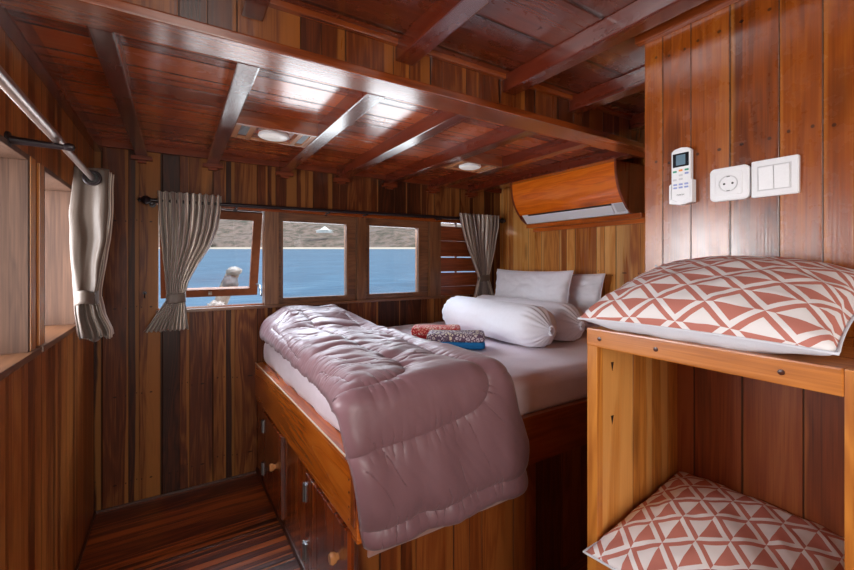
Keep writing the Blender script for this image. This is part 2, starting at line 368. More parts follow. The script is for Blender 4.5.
# fixed windows
def win(nm, x0, x1, g0, g1, zg0=1.076, zg1=1.574):
    y0, y1 = YB+.02, YB+.065
    e = st(bpy.data.objects.new(nm, None)); COL.objects.link(e); e.location = (x0, y0, 1.04)
    boxes('window_frame', [((x0, x1), (y0, y1), (1.037, zg0)), ((x0, x1), (y0, y1), (zg1, 1.629)), ((x0, g0), (y0, y1), (zg0, zg1)), ((g1, x1), (y0, y1), (zg0, zg1))], M_frameX, e)
    boxes('window_bead', [((g0-.001, g1+.001), (y0-.006, y0+.004), (zg0-.012, zg0)), ((g0-.001, g1+.001), (y0-.006, y0+.004), (zg1, zg1+.012)), ((g0-.012, g0), (y0-.006, y0+.004), (zg0-.012, zg1+.012)), ((g1, g1+.012), (y0-.006, y0+.004), (zg0-.012, zg1+.012))], M_frameZ, e, bev=.001)
    box('window_pane', (g0-.005, g1+.005), (y0+.02, y0+.024), (zg0-.005, zg1+.005), M_glass, e, bev=0)
win('window_2', .553, 1.085, .584, 1.015); win('window_3', 1.152, 1.695, 1.188, 1.602)
# window_1: awning sash pushed outward at its foot
e = st(bpy.data.objects.new('window_1', None)); COL.objects.link(e); e.location = (-.08, YB+.04, 1.62)
piv = Vector((0, YB+.045, 1.622)); rotm = Matrix.Rotation(R(21), 3, 'X')
def sash(lst, name, mat, bev=.002):
    bm = bmesh.new()
    for b in lst: bbox(bm, *b, bev=bev, rot=rotm, piv=piv)
    return done(name, bm, mat, e)
y0, y1 = YB+.03, YB+.065
SZ0 = 1.055
sash([((-.085, .462), (y0, y1), (SZ0, SZ0+.05)), ((-.085, .462), (y0, y1), (1.572, 1.622)), ((-.085, -.035), (y0, y1), (SZ0+.05, 1.572)), ((.412, .462), (y0, y1), (SZ0+.05, 1.572))], 'window_sash', plain('sash_wood', (112, 66, 40), .55, spec=.2, coat=0, var=.3, bs=30))
sash([((-.04, .417), (y0+.014, y0+.018), (SZ0+.045, 1.577))], 'window_pane', M_glass, 0)
sash([((.17, .19), (y0-.008, y0), (SZ0+.015, SZ0+.04)), ((.17, .19), (y0-.02, y0-.008), (SZ0+.02, SZ0+.026))], 'window_latch', M_steel, .001)
bm = bmesh.new(); tube(bm, [(.452, YB+.02, 1.10), (.455, YB+.10, 1.155), (.448, YB+.17, 1.165)], .006, 8); done('window_stay', bm, M_steel, e)
st(box('trim_6', (-.09, .469), (YB+.02, YB+.07), (1.035, 1.047), M_trimX))
# window_4: boarded shutter with slits of daylight between its boards
e4 = st(bpy.data.objects.new('window_4', None)); COL.objects.link(e4); e4.location = (1.80, YB+.03, 1.035)
zs = 1.035
hs = [.075, .115, .007, .115, .007, .13, .12]; bs = []
for h in hs:
    if h > .02: bs.append(((1.80, 2.33), (YB+.03, YB+.05), (zs, zs+h-(.0015))))
    zs += h
boxes('shutter_board', bs, beamwood('shutter_wood', 'X', ((100, 44, 22), (150, 74, 38), (180, 100, 56)), rough=.35, coat=.4), e4, bev=.002)
boxes('shutter_batten', [((1.98, 1.995), (YB+.05, YB+.062), (1.035, 1.63)), ((2.2, 2.215), (YB+.05, YB+.062), (1.035, 1.63))], M_dark, e4)

# left wall with deep window openings
WD = .17
ops = [(.26, .86), (.99, 1.594), (1.736, 2.215)]
zl0, zl1 = 1.052, 1.615
lst = [((XL-WD, XL), (YH, YB), (0, zl0-.02)), ((XL-WD, XL), (YH, YB), (zl1, ZC+.08))]
ys = [YH]+[q for a in ops for q in a]+[YB]
for i in range(0, len(ys), 2): lst.append(((XL-WD, XL), (ys[i], ys[i+1]), (zl0-.02, zl1)))
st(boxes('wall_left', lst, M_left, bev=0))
M_sill = beamwood('sill_wood', 'Y', ((84, 50, 30), (120, 78, 48), (146, 104, 70)), rough=.4, coat=.2)
for i, (a, b) in enumerate(ops):
    st(boxes('window_%d' % (i+5), [((XL-WD-.01, XL+.006), (b-.016, b+.001), (zl0, zl1-.014)), ((XL-WD-.01, XL+.006), (a-.001, a+.016), (zl0, zl1-.014)), ((XL-WD-.01, XL+.006), (a, b), (zl1-.014, zl1+.002))], M_jamb, bev=.002))
    st(box('trim_%d' % (i+7), (XL-WD-.02, XL+.018), (a-.06, b+.06), (zl0-.02, zl0), M_sill, bev=.003))
    st(boxes('trim_%d' % (i+10), [((XL, XL+.008), (b+.001, b+.05), (zl0, zl1)), ((XL, XL+.008), (a-.05, a-.001), (zl0, zl1))], M_postZ, bev=.002))
# rails under the ceiling along the left wall
st(box('trim_13', (XL, XL+.035), (1.27, YB), (1.885, 1.95), M_beamY, bev=.004))
st(box('trim_14', (XL, XR), (YB-.022, YB), (1.915, 1.95), beamwood('cornice_wood', 'X', ((84, 32, 14), (124, 54, 24), (150, 80, 40)), rough=.45, coat=0, spec=.3), bev=.003))

# headboard wall, remote wall, rear wall
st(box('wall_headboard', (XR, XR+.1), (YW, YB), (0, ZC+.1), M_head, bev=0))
M_wr = M_right
st(box('wall_right', (XW, XR+.1), (YH, YW), (1.145, ZU+.02), M_right, bev=.003))
st(box('wall_right_lower', (XW, XR+.1), (YH, YW), (0, 1.145), M_right_low, bev=0))
st(boxes('wall_rear', [((XL-.1, -.25), (YH-.1, YH), (0, ZU+.05)), ((.50, XW), (YH-.1, YH), (0, ZU+.05)), ((-.25, .50), (YH-.1, YH), (1.95, ZU+.05))], M_back, bev=0))
st(box('trim_15', (XW-.03, XW), (YH, YW+.015), (1.992, 2.03), M_trimY, bev=.004))

# ceilings
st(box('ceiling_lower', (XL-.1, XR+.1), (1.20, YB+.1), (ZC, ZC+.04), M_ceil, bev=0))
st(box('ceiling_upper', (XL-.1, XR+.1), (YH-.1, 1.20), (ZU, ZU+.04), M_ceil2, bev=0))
# fascia and header between the two ceiling levels
st(box('trim_16', (XL, XR), (1.175, 1.262), (1.90, ZU), M_fascia, bev=0))
st(box('trim_17', (XL, XR), (1.158, 1.275), (ZB, 1.912), M_trimX, bev=.004))
st(box('trim_18', (XL, XR), (1.155, 1.175), (2.012, ZU), M_trimX, bev=.002))
M_brk = beamwood('bracket_wood', 'X', ((84, 32, 14), (124, 54, 24), (150, 80, 40)), rough=.45, coat=0, spec=.3)
# low-ceiling beams
for i, (xa, xb) in enumerate(((-.190, -.135), (.147, .210), (.552, .620), (.930, 1.0), (1.30, 1.37), (1.68, 1.75), (2.06, 2.13))):
    b_ = box('ceiling_beam', (xa, xb), (1.275, YB), (ZB, ZC), M_beamY, bev=.005); b_['kind'] = 'structure'
    b_ = boxes('beam_bracket', [((xa-.02, xb+.02), (YB-.035, YB), (ZB-.022, ZB)), ((xa+.008, xb-.008), (YB-.028, YB), (ZB-.036, ZB-.022))], M_brk, bev=.002); b_['kind'] = 'structure'
for xa, xb in ((.145, .20), (.605, .672), (1.07, 1.132), (1.455, 1.518), (1.9, 1.96), (-.30, -.24)):
    b_ = box('ceiling_beam', (xa, xb), (YH, 1.175), (1.965, ZU), M_beamY, bev=.005) if xb < XW else box('ceiling_beam', (xa, xb), (YW, 1.175), (1.965, ZU), M_beamY, bev=.005)
    b_['kind'] = 'structure'
st(box('baseboard_back', (XL, XR), (YB-.01, YB), (0, .012), M_dark, bev=.002))
st(box('baseboard_left', (XL, XL+.01), (YH, YB), (0, .012), M_dark, bev=.002))

# ================================================================ OUTSIDE: sea and shore (the boat lies a little down by the stern)
fw = Vector((sin(TH), cos(TH), 0)); rt = Vector((cos(TH), -sin(TH), 0)); up = Vector((0, 0, 1))
tilt = Matrix.Rotation(R(2.27), 3, rt)
EYE = Vector((0, 0, 1.31))
def out(r, f, h): return EYE + tilt @ (rt*r + fw*f + up*(h-3.0))
def m_sea():
    m, n, l, p = nmat('sea_water'); tc = n.new('ShaderNodeTexCoord')
    mp = n.new('ShaderNodeMapping'); mp.inputs['Rotation'].default_value = (0, 0, TH); mp.inputs['Scale'].default_value = (.6, 1.6, 1); l.new(tc.outputs['Object'], mp.inputs[0])
    a = n.new('ShaderNodeTexNoise'); a.inputs['Scale'].default_value = .5; a.inputs['Detail'].default_value = 8; a.inputs['Roughness'].default_value = .6; l.new(mp.outputs[0], a.inputs[0])
    mp2 = n.new('ShaderNodeMapping'); mp2.inputs['Rotation'].default_value = (0, 0, TH); mp2.inputs['Scale'].default_value = (.03, .12, 1); l.new(tc.outputs['Object'], mp2.inputs[0])
    b = n.new('ShaderNodeTexNoise'); b.inputs['Scale'].default_value = 1; b.inputs['Detail'].default_value = 6; l.new(mp2.outputs[0], b.inputs[0])
    col = ramp(n, l, mth(n, l, 'MULTIPLY_ADD', a.outputs[0], .6, mth(n, l, 'MULTIPLY', b.outputs[0], .4)), [(.35, lin((42, 90, 126))), (.55, lin((70, 122, 160))), (.72, lin((130, 168, 196)))])
    l.new(col, p.inputs['Base Color']); p.inputs['Roughness'].default_value = .35; p.inputs['Specular IOR Level'].default_value = .5
    bp = n.new('ShaderNodeBump'); bp.inputs['Strength'].default_value = .6; bp.inputs['Distance'].default_value = .5; l.new(a.outputs[0], bp.inputs['Height']); l.new(bp.outputs[0], p.inputs['Normal'])
    return m
sea = grid('sea', 60, 40, lambda i, j: out((i-.5)*3400-400, 3.5+j*j*520, 0), m_sea()); st(sea)
def m_hill():
    m, n, l, p = nmat('dry_hillside'); tc = n.new('ShaderNodeTexCoord')
    a = n.new('ShaderNodeTexNoise'); a.inputs['Scale'].default_value = .09; a.inputs['Detail'].default_value = 8; a.inputs['Roughness'].default_value = .65; l.new(tc.outputs['Object'], a.inputs[0])
    b = n.new('ShaderNodeTexVoronoi'); b.inputs['Scale'].default_value = .22; l.new(tc.outputs['Object'], b.inputs[0])
    c1 = ramp(n, l, a.outputs[0], [(.36, lin((88, 84, 72))), (.47, lin((118, 104, 96))), (.56, lin((150, 128, 118))), (.66, lin((136, 126, 124)))])
    l.new(mixc(n, l, mth(n, l, 'MULTIPLY', mth(n, l, 'SUBTRACT', .8, b.outputs[0]), .4, clamp=True), c1, lin((100, 104, 86))), p.inputs['Base Color']); p.inputs['Roughness'].default_value = .9
    return m
def hillf(i, j):
    r = (i-.5)*3000-400; f = 400+j*420
    h = 1.0+j*120*(.85+.5*N(r*.004, 3.3, j))+8*N(r*.02, f*.02, 1)*min(1, j*8)
    return out(r, f, h if j > 0 else -.5)
st(grid('hillside', 220, 40, hillf, m_hill()))
st(grid('beach', 80, 3, lambda i, j: out((i-.5)*3000-400, 396+j*6, -.2+j*1.9+.3*N(i*60, 0)), plain('beach_sand', (214, 200, 184), .9)))
def hb(bm, r, f, h, sr, sf, sh):
    vs = bmesh.ops.create_cube(bm, size=1)['verts']
    for v in vs: v.co = out(r+v.co.x*sr, f+v.co.y*sf, h+v.co.z*sh)
def pyr(bm, r, f, h, sr, sf, sh):
    b = [bm.verts.new(out(r+x*sr, f+y*sf, h)) for x, y in ((-1, -1), (1, -1), (1, 1), (-1, 1))]; t = bm.verts.new(out(r, f, h+sh))
    bm.faces.new(b)
    for k in range(4): bm.faces.new((b[k], b[(k+1) % 4], t))
# pixel (325,233): r/f = -.2525 ; height above the eye line
def shore_house(name, r, f, h, w, label, wallc, roofc):
    t = thing(name, out(r, f, h), label, 'house')
    bm = bmesh.new(); hb(bm, r, f, h+1.2, w*.8, 8, 2.6); done('wall', bm, wallc, t)
    bm = bmesh.new(); pyr(bm, r, f, h+2.6, w*.24, 5, 4.5); pyr(bm, r, f+1, h+2.4, w*.5, 5, 1.8); done('roof', bm, roofc, t)
M_roof = plain('pale_roof', (244, 244, 240), .5)
M_hut = plain('hut_wall', (120, 110, 100), .8)
shore_house('shore_house', -108, 428, 17.0, 20, 'white roofed house high on the dry hillside across the water', M_roof, M_roof)
shore_house('shore_hut', -218, 410, 2.0, 9, 'small dark hut at the waterline below the hillside', M_hut, plain('dark_roof', (110, 96, 88), .7))

# side deck and weathered spar end with rope seen through the open window
st(box('side_deck', (-3, 5), (YB+WT, 3.85), (.25, .31), plain('deck_boards', (200, 196, 186), .7, bump=.2), bev=0))
spar = thing('wrapped_spar', (.40, 3.72, .31), 'weathered spar end wrapped in pale rope and cloth outside the open window', 'spar')
def blob(name, c, rx, ry, rz, mat, par, amp=.12, ns=9, nu=28, nv=18, rotz=0):
    def f(i, j):
        a = 2*pi*i; b = -pi/2+pi*j; d = Vector((cos(b)*cos(a), cos(b)*sin(a), sin(b)))
        k = 1+amp*N(d.x*2+c[0]*5, d.y*2+c[1]*5, d.z*2+c[2]*5, ns/5)
        return Vector(c)+Vector((d.x*rx*k, d.y*ry*k, d.z*rz*k))
    return grid(name, nu, nv, f, mat, par, closed=True)
bm = bmesh.new(); tube(bm, [(.24, 3.72, .31), (.27, 3.72, .85), (.33, 3.72, 1.05), (.40, 3.73, 1.22)], [.04, .045, .055, .05], 14); done('spar', bm, plain('weathered_wood', (120, 112, 104), .8, bump=.5, bs=50, var=.3), spar)
M_rope = plain('bleached_rope', (130, 126, 122), .8, bump=.8, bs=60, var=.2)
blob('rope_bundle', (.405, 3.70, 1.235), .055, .055, .035, M_rope, spar, .35, 12); blob('cloth_wrap', (.375, 3.70, 1.13), .06, .06, .075, plain('sail_cloth', (84, 82, 84), .8), spar, .25, 12)
blob('rope_bundle', (.275, 3.68, .93), .07, .07, .06, M_rope, spar, .7, 14)

# ================================================================ BED
SX = lambda Y: .413+(YB-Y)*.0318
def sk(v): return (v.x+(YB-v.y)*.0318 if v.x < 1.2 else v.x, v.y, v.z)     # the foot side runs slightly askew
BF = 1.16
bed = thing('bunk_bed', (1.4, 1.9, 0), 'built-in varnished wooden bunk platform with cupboard doors along its foot side', 'bed')
box('side_panel', (.425, .45), (BF+.03, YB), (0, .475), M_door, bed, fn=sk)
box('toe_strip', (.418, .43), (BF+.02, YB), (0, .03), M_dark, bed, fn=sk)
box('side_rail', (.413, .437), (BF+.012, YB), (.470, .672), M_railY, bed, bev=.003, fn=sk)
box('rail_cap', (.413, .47), (BF+.022, YB), (.672, .682), M_railY, bed, bev=.003, fn=sk)
box('side_nosing', (.414, .420), (BF+.05, YB), (.671, .6845), plain('worn_edge', (236, 214, 190), .4, var=.3, bs=60), bed, bev=.001, fn=sk)
box('corner_post', (.413, .455), (BF-.012, BF+.03), (.455, .683), M_railY, bed, bev=.003, fn=sk)
box('corner_stile', (.420, .50), (BF-.002, BF+.03), (0, .455), M_front, bed, fn=sk)
box('front_panel', (.50, XR), (BF+.006, BF+.025), (0, .50), M_front, bed, bev=0)
box('front_rail', (.455, XR), (BF-.006, BF+.025), (.50, .692), M_railX, bed, bev=.003)
box('slat_platform', (.50, XR), (BF+.025, YB), (.62, .665), M_dark, bed, bev=0)
def plugs(name, pts, axis, par, r=.006, fn=None):
    for p_ in pts:
        bm = bmesh.new(); lathe(bm, [(0, .0), (r, .0), (r, .0015), (0, .0025)], p_, Vector(axis), 10)
        if fn:
            for v in bm.verts: v.co = Vector(fn(v.co))
        done(name, bm, M_dark, par)
plugs('screw_plug', [(.413, BF+.05, z) for z in (.50, .54, .585, .625)], (-1, 0, 0), bed, .0035, sk)
def bed_door(ya, yb, knob_y, knob_z, hinge_y):
    d = box('cupboard_door', (.412, .426), (ya, yb), (.05, .452), M_door, bed, bev=.0015, fn=sk)
    bm = bmesh.new(); kx = SX(knob_y)-.001
    lathe(bm, [(0, 0), (.011, 0), (.012, .006), (.018, .012), (.020, .022), (.015, .030), (0, .031)], (kx, knob_y, knob_z), Vector((-1, 0, 0)), 16); done('knob', bm, M_knob, d, smooth=True)
    for z in (.13, .37):
        kx = SX(hinge_y)-.002; bm = bmesh.new(); bbox(bm, (kx-.003, kx+.002), (hinge_y-.016, hinge_y+.016), (z-.035, z+.035), bev=.001); tube(bm, [(kx-.005, hinge_y, z-.036), (kx-.005, hinge_y, z+.036)], .005, 10); done('hinge', bm, M_steel, d)
bed_door(1.22, 1.665, 1.30, .33, 1.665); bed_door(2.05, 2.46, 2.17, .262, 2.46)

# mattress
def pillow_box(name, x, y, z, mat, parent, r=.05, nx=40, ny=40, bulge=.0, amp=.006, seed=0):
    """soft rectangular block (mattress, folded cloth) with rounded edges"""
    bm = bmesh.new(); bmesh.ops.create_cube(bm, size=1)
    bmesh.ops.subdivide_edges(bm, edges=bm.edges[:], cuts=nx, use_grid_fill=True)
    hx, hy, hz = (x[1]-x[0])/2, (y[1]-y[0])/2, (z[1]-z[0])/2; c = Vector(((x[0]+x[1])/2, (y[0]+y[1])/2, (z[0]+z[1])/2))
    for v in bm.verts:
        q = Vector((v.co.x*2*hx, v.co.y*2*hy, v.co.z*2*hz)); q0 = Vector([max(-h+r, min(h-r, w)) for w, h in zip(q, (hx, hy, hz))])
        d = q-q0
        if d.length > 1e-9: q = q0+d.normalized()*r
        q.x += bulge*(1-(q.z/hz)**2)*(q.x/hx)**3; q.y += bulge*(1-(q.z/hz)**2)*(q.y/hy)**3
        w = c+q
        nn = d.normalized() if d.length > 1e-9 else Vector((0, 0, 1))
        k = amp*(N(w.x, w.y*2.2+w.x, w.z+seed, 5)+.5*N(w.x, w.y, w.z+seed, 17))
        if z[0] < 0 or w.z > z[0]+.01: w += nn*k
        v.co = w
    return done(name, bm, mat, parent, smooth=True)
mat_o = thing('mattress', (1.4, 1.9, .665), 'mattress in a pale fitted sheet on the wooden bunk platform', 'mattress')
pillow_box('mattress_body', (.487, XR-.012), (BF+.025, YB-.02), (.665, .842), M_sheet, mat_o, r=.05, nx=70, bulge=.012, amp=.007)
for v in mat_o.children[0].data.vertices:
    w = v.co.x+1.4
    if w < 1.0: v.co.x += (YB-(v.co.y+1.9)-.75)*.0318

# ---- comforter
H0 = .085                                  # folded thickness on top of the mattress
SEAMS = [  # (X, s): s>0 on top measured from the front edge towards the windows, s<0 down the front
    ([(.385, -.165), (.50, -.150), (.66, -.140), (.80, -.120), (.90, -.085), (.935, -.03), (.93, .03), (.905, .12), (.90, .30), (.92, .60), (.90, .95), (.86, 1.30)], .018),
    ([(.40, .03), (.52, .035), (.62, .06), (.675, .12), (.69, .22), (.68, .40), (.66, .70), (.64, 1.0), (.62, 1.3)], .020),
    ([(.46, .08), (.455, .4), (.46, .8), (.47, 1.25)], .012),
    ([(.40, -.395), (.6, -.398), (.8, -.392), (1.0, -.388), (1.12, -.39)], .022),
]
segs = []
for pl, dp in SEAMS:
    pl = [Vector(q) for q in pl]
    fine = []
    for i in range(len(pl)-1):
        p0 = pl[max(i-1, 0)]; p1 = pl[i]; p2 = pl[i+1]; p3 = pl[min(i+2, len(pl)-1)]
        for k in range(6):
            t = k/6; fine.append(.5*((2*p1)+(-p0+p2)*t+(2*p0-5*p1+4*p2-p3)*t*t+(-p0+3*p1-3*p2+p3)*t**3))
    fine.append(pl[-1])
    A = np.array([tuple(q) for q in fine[:-1]]); B = np.array([tuple(q) for q in fine[1:]])
    Lc_ = np.concatenate([[0], np.cumsum(np.linalg.norm(B-A, axis=1))[:-1]])
    segs.append((A, B, Lc_, dp))
def seamdist(x, s):
    tot = 0; rip = 0
    for A, B, L_, dp in segs:
        P = np.array((x, s)); AB = B-A; t = np.clip(((P-A)*AB).sum(1)/(AB*AB).sum(1), 0, 1)
        Q = A+AB*t[:, None]; d = np.linalg.norm(Q-P, axis=1); k = int(d.argmin()); dd = float(d[k]); al = float(L_[k]+t[k]*np.linalg.norm(AB[k]))
        tot += dp*exp(-dd/.009)+.45*dp*exp(-(dd/.045)**2)
        rip += exp(-dd/.028)*(.35*sin(al*150+9*N(al*9, dd*10, 1))+N(al*70, dd*6, 2))*(1-exp(-dd/.006))
    return tot, rip
STOP = 1.52; SBOT = -.455; RC = .055
YF = BF-.045                                # plane of the hanging part
def comf(i, j):
    s = STOP+(SBOT-STOP)*j
    # outline
    if s > 0:
        xa = .410+.030*min(1, s*2.5)+.012*sin(s*3.2)+.012*N(s*4, 0, 5)+.06*max(0, s-1.1); xb = 1.02+.02*sin(s*4+1)+.012*N(s*5, 9, 1)-.10*max(0, s-1.0)
    else:
        k = -s/.455; xa = .406+.098*k+.006*N(s*12, 1, 1); xb = 1.03+.10*min(1, k*1.6)+.006*N(s*10, 5, 1)
    x = xa+(xb-xa)*i
    zt = .842+H0
    # centreline path
    if s > RC: y, z, ny, nz = YF+RC+(s-RC), zt, 0, 1
    elif s > -RC*.57:
        a = (RC-s)/(RC*1.57)*(pi/2); a = min(a, pi/2); y = YF+RC-RC*sin(a); z = zt-RC+RC*cos(a); ny, nz = -sin(a), cos(a)
    else: y, z, ny, nz = YF, zt-RC-(-s-RC*.57), -1, 0
    sd, rp = seamdist(x, s)
    de = min(x-xa, xb-x); ds = min(s-SBOT, STOP-s)
    top = 1.0 if s > RC else max(0.0, (s+.05)/(RC+.05))
    eh = (.055 if x-xa < xb-x else .05)*top+.02*(1-top)
    er = .05
    ed = eh*(1-sqrt(max(0, 1-(1-min(1, de/er))**2))) + .03*(1-sqrt(max(0, 1-(1-min(1, ds/.03))**2)))
    # large soft forms
    big = .009*N(x*4, s*3, 3)+.003*N(x*9, s*9, 7)
    dn = N(x*3+20, s*3, 1)
    fold = .002*sin(((x*.8+s*.6)*60)+7*N(x*5, s*3, 4))*max(0, N(x*5, s*5, 8)+.2)
    if s > 0:
        m_ = min(1, max(0, s-.06)*5)*(1 if x < .88 else .45)
        fold += m_*(.0075*sin(s*42+5*N(x*4, s*3, 2)+x*6)*(.55+N(x*5, s*4, 9))+.0035*sin(s*105+x*14+7*N(x*6, s*5, 5))*max(0, .35+N(x*8, s*7, 6))+.008*N(x*6, s*16, 12))
    else: fold += (.017*sin((x+s*.55)*24+3*N(x*3, s*2, 3))*(.5+N(x*6, s*3, 7))+.003*N((x+s*.8)*30, s*6, 13))*min(1, -s*5)
    if s > .05:
        p1 = s*30+x*5+4*N(x*4, s*3, 21); p2 = s*52-x*9+5*N(x*5, s*4, 33)
        fold -= (.006*exp(-abs(sin(p1))*5)*max(0, .5+1.3*N(x*5, s*6, 14))+.004*exp(-abs(sin(p2))*5)*max(0, .4+1.4*N(x*6, s*7, 17)))*min(1, (s-.05)*6)*(1 if x < .9 else .5)
    else:
        p1 = (x+s*.7)*34+3*N(x*3, s*3, 41)
        fold -= .0045*exp(-abs(sin(p1))*4)*max(0, .1+1.5*N(x*5, s*5, 44))*min(1, max(0, -s-.02)*8)
    h = big+fold+.0058*rp-sd-ed
    if s > 1.05: h += .07*math.sin(min(1, (s-1.05)/.33)*pi/2)*(1 if s < 1.45 else 1-.3*(s-1.45)/.07)*min(1, de/.12)      # turned-back heap by the windows
    if s > .25: h += .018*exp(-((x-.60-.05*sin(s*2))/.10)**2)*min(1, (s-.25)*2)
    w = 1-top
    bulge = .012*sin(min(1, max(0, -s)/.42)*pi)*w
    return Vector((x, y+ny*(h+bulge), z+nz*h))
comfo = thing('comforter', (.72, 1.5, .842), 'folded mauve satin comforter lying along the bunk and hanging over its front edge', 'comforter')
grid('comforter_quilt', 170, 420, comf, M_comf, comfo, solid=.028, offset=-1)
# lower folded layer peeping out beneath
def under(i, j):
    s = 1.50+(-.44-1.50)*j
    if s > 0: xa, xb = .47, 1.0
    else: xa, xb = .50, 1.085
    x = xa+(xb-xa)*i
    ed = min(x-xa, xb-x)
    rr = RC-.03
    if s > rr: y, z = YF+.035+rr+(s-rr), .852
    elif s > -rr*.57:
        a = min(pi/2, (rr-s)/(rr*1.57)*(pi/2)); y = YF+.035+rr-rr*sin(a); z = .852-rr+rr*cos(a)
    else: y, z = YF+.035, .852-rr-(-s-rr*.57)
    return Vector((x, y, z+.004*N(x*8, s*8, 2)))
M_comf2 = plain('comforter_lining', (190, 140, 128), .5, sheen=.3)
grid('lining', 30, 90, under, M_comf2, comfo, solid=.010, offset=1)

# ---- bolsters
def bolster(name, p0, p1, r, label, group):
    p0, p1 = Vector(p0), Vector(p1); d = (p1-p0); Ln = d.length; d.normalize(); a = d.cross(Vector((0, 0, 1))).normalized(); b = a.cross(d)
    t = thing(name, ((p0+p1)/2-Vector((0, 0, r))), label, 'bolster', group)
    def f(i, j):
        th = 2*pi*i; q = j
        e_ = min(q, 1-q)*Ln
        rr = r*(1-(1-min(1, e_/.13))**2.4*.80)
        pleat = .10*max(0, 1-e_/.15)
        rr *= 1+pleat*(sin(th*17+2*sin(th*3))*.6+N(cos(th)*4, sin(th)*4, q*3)) + .05*N(cos(th)*1.5, sin(th)*1.5, q*5+r*9) + .018*N(cos(th)*4+q*7, sin(th)*4, q*16)
        z = sin(th)*rr
        if z < -r*.80: z = -r*.80+(z+r*.80)*.25
        return p0+d*Ln*q+a*cos(th)*rr*1.08+b*z
    grid('bolster_cover', 120, 90, f, M_linen, t, closed=True)
    for q, sg in ((p0, -1), (p1, 1)):   # gathered ends
        bm = bmesh.new(); rings = []
        for rr, h in ((r*.20, -.006), (r*.20, .006), (r*.14, .010), (r*.05, .004), (.0, .0)):
            rings.append([bm.verts.new(q+a*cos(2*pi*k/60)*rr*(1+.18*sin(k*1.9))+b*sin(2*pi*k/60)*rr*(1+.18*sin(k*1.9))+d*sg*h) for k in range(60)])
        for A_, B_ in zip(rings, rings[1:]):
            for k in range(60): bm.faces.new((A_[k], A_[(k+1) % 60], B_[(k+1) % 60], B_[k]))
        done('gathered_end', bm, M_linen, t, smooth=True)
    return t
bolster('bolster', (1.66, 1.45, .952), (1.68, 2.40, .955), .118, 'plump white bolster nearest the folded cloths, in front of the other bolster', None)
bolster('bolster', (1.93, 1.47, .952), (1.93, 2.42, .952), .116, 'plump white bolster lying behind the first one, before the standing pillows', None)

# ---- pillows standing against the headboard wall
def cushion(name, w, h, T, label, cat, loc, rot, mats, uvoff=(0, 0), pinch=.05, n=46, flat=.0, ear=.0, amp=.004, piping=None, powr=.42, group=None):
    """two-faced cushion: outline pinched between pointed corners; local x,y are width/height, z is thickness"""
    e_ = thing(name, loc, label, cat, group); e_.rotation_euler = rot
    me = bpy.data.meshes.new(name); vs = []; fs = []; idx = {}
    sd = loc[0]*3+loc[1]*7
    def pos(i, j, side):
        x = -1+2*i/n; y = -1+2*j/n
        cx = x*(1-pinch*(1-abs(y)**2.2)*abs(x)); cy = y*(1-pinch*(1-abs(x)**2.2)*abs(y))
        g = max(0, (1-x*x)*(1-y*y))**powr
        wr = amp*(N(x*3+sd, y*3, side*5)+.6*N(x*7, y*7+sd, side*3))*min(1, g*3)
        cr = .35*amp*sin((abs(x)-abs(y))*20)*exp(-g*5)*g*6
        z = side*(T/2*g*(1-flat*(side < 0))+cr)+wr
        return (cx*w/2, cy*h/2, z)
    for side in (1, -1):
        for j in range(n+1):
            for i in range(n+1):
                if side == -1 and (i in (0, n) or j in (0, n)): idx[(i, j, -1)] = idx[(i, j, 1)]; continue
                idx[(i, j, side)] = len(vs); vs.append(pos(i, j, side))
    mi = []
    for side in (1, -1):
        for j in range(n):
            for i in range(n):
                q = (idx[(i, j, side)], idx[(i+1, j, side)], idx[(i+1, j+1, side)], idx[(i, j+1, side)])
                fs.append(q if side == 1 else q[::-1]); mi.append(0 if side == 1 else 1)
    me.from_pydata(vs, [], fs)
    ul = me.uv_layers.new(name='UVMap')
    UA = {}
    for side in (1, -1):
        for j in range(n+1):
            row = [Vector(vs[idx[(i, j, side)]]) for i in range(n+1)]; cu = [0]
            for a, b in zip(row, row[1:]): cu.append(cu[-1]+(b-a).length)
            for i in range(n+1): UA[(i, j, side)] = [cu[i]-cu[n//2], 0]
        for i in range(n+1):
            row = [Vector(vs[idx[(i, j, side)]]) for j in range(n+1)]; cu = [0]
            for a, b in zip(row, row[1:]): cu.append(cu[-1]+(b-a).length)
            for j in range(n+1): UA[(i, j, side)][1] = cu[j]-cu[n//2]
    inv = {}
    for k_, v_ in idx.items(): inv.setdefault(v_, k_)
    for lp in me.loops:
        i, j, _ = inv[lp.vertex_index]; q_ = UA[(i, j, _)]; ul.data[lp.index].uv = (q_[0]+uvoff[0], q_[1]+uvoff[1])
    ms = [mats[0]] if len(mats) == 1 else mats
    o = link(name.split('.')[0]+'_cover', me, ms, e_, smooth=True)
    if len(mats) > 1:
        for p_, k_ in zip(me.polygons, mi): p_.material_index = k_
    if piping:
        bm = bmesh.new(); pts = [pos(i, 0, 1) for i in range(n+1)]+[pos(n, j, 1) for j in range(1, n+1)]+[pos(i, n, 1) for i in range(n-1, -1, -1)]+[pos(0, j, 1) for j in range(n-1, 0, -1)]
        pts.append(pts[0]); tube(bm, [(p_[0]*1.004, p_[1]*1.004, p_[2]) for p_ in pts], .0028, 8, False)
        m2 = bpy.data.meshes.new('piping'); bm.to_mesh(m2); bm.free(); link('piping', m2, piping, e_, smooth=True)
    return e_
cushion('pillow', .72, .41, .16, 'white pillow leaning on the board wall, nearer the window curtain', 'pillow', (2.165, 2.10, 1.05), (R(82), R(0), R(-89)), [M_linen], pinch=.07, amp=.016, powr=.40, piping=M_linen)
cushion('pillow', .62, .38, .11, 'white pillow leaning on the board wall, nearer the patterned cushion', 'pillow', (2.325, 1.92, 1.045), (R(84), 0, R(-90)), [M_linen], pinch=.07, amp=.016, powr=.40, piping=M_linen)

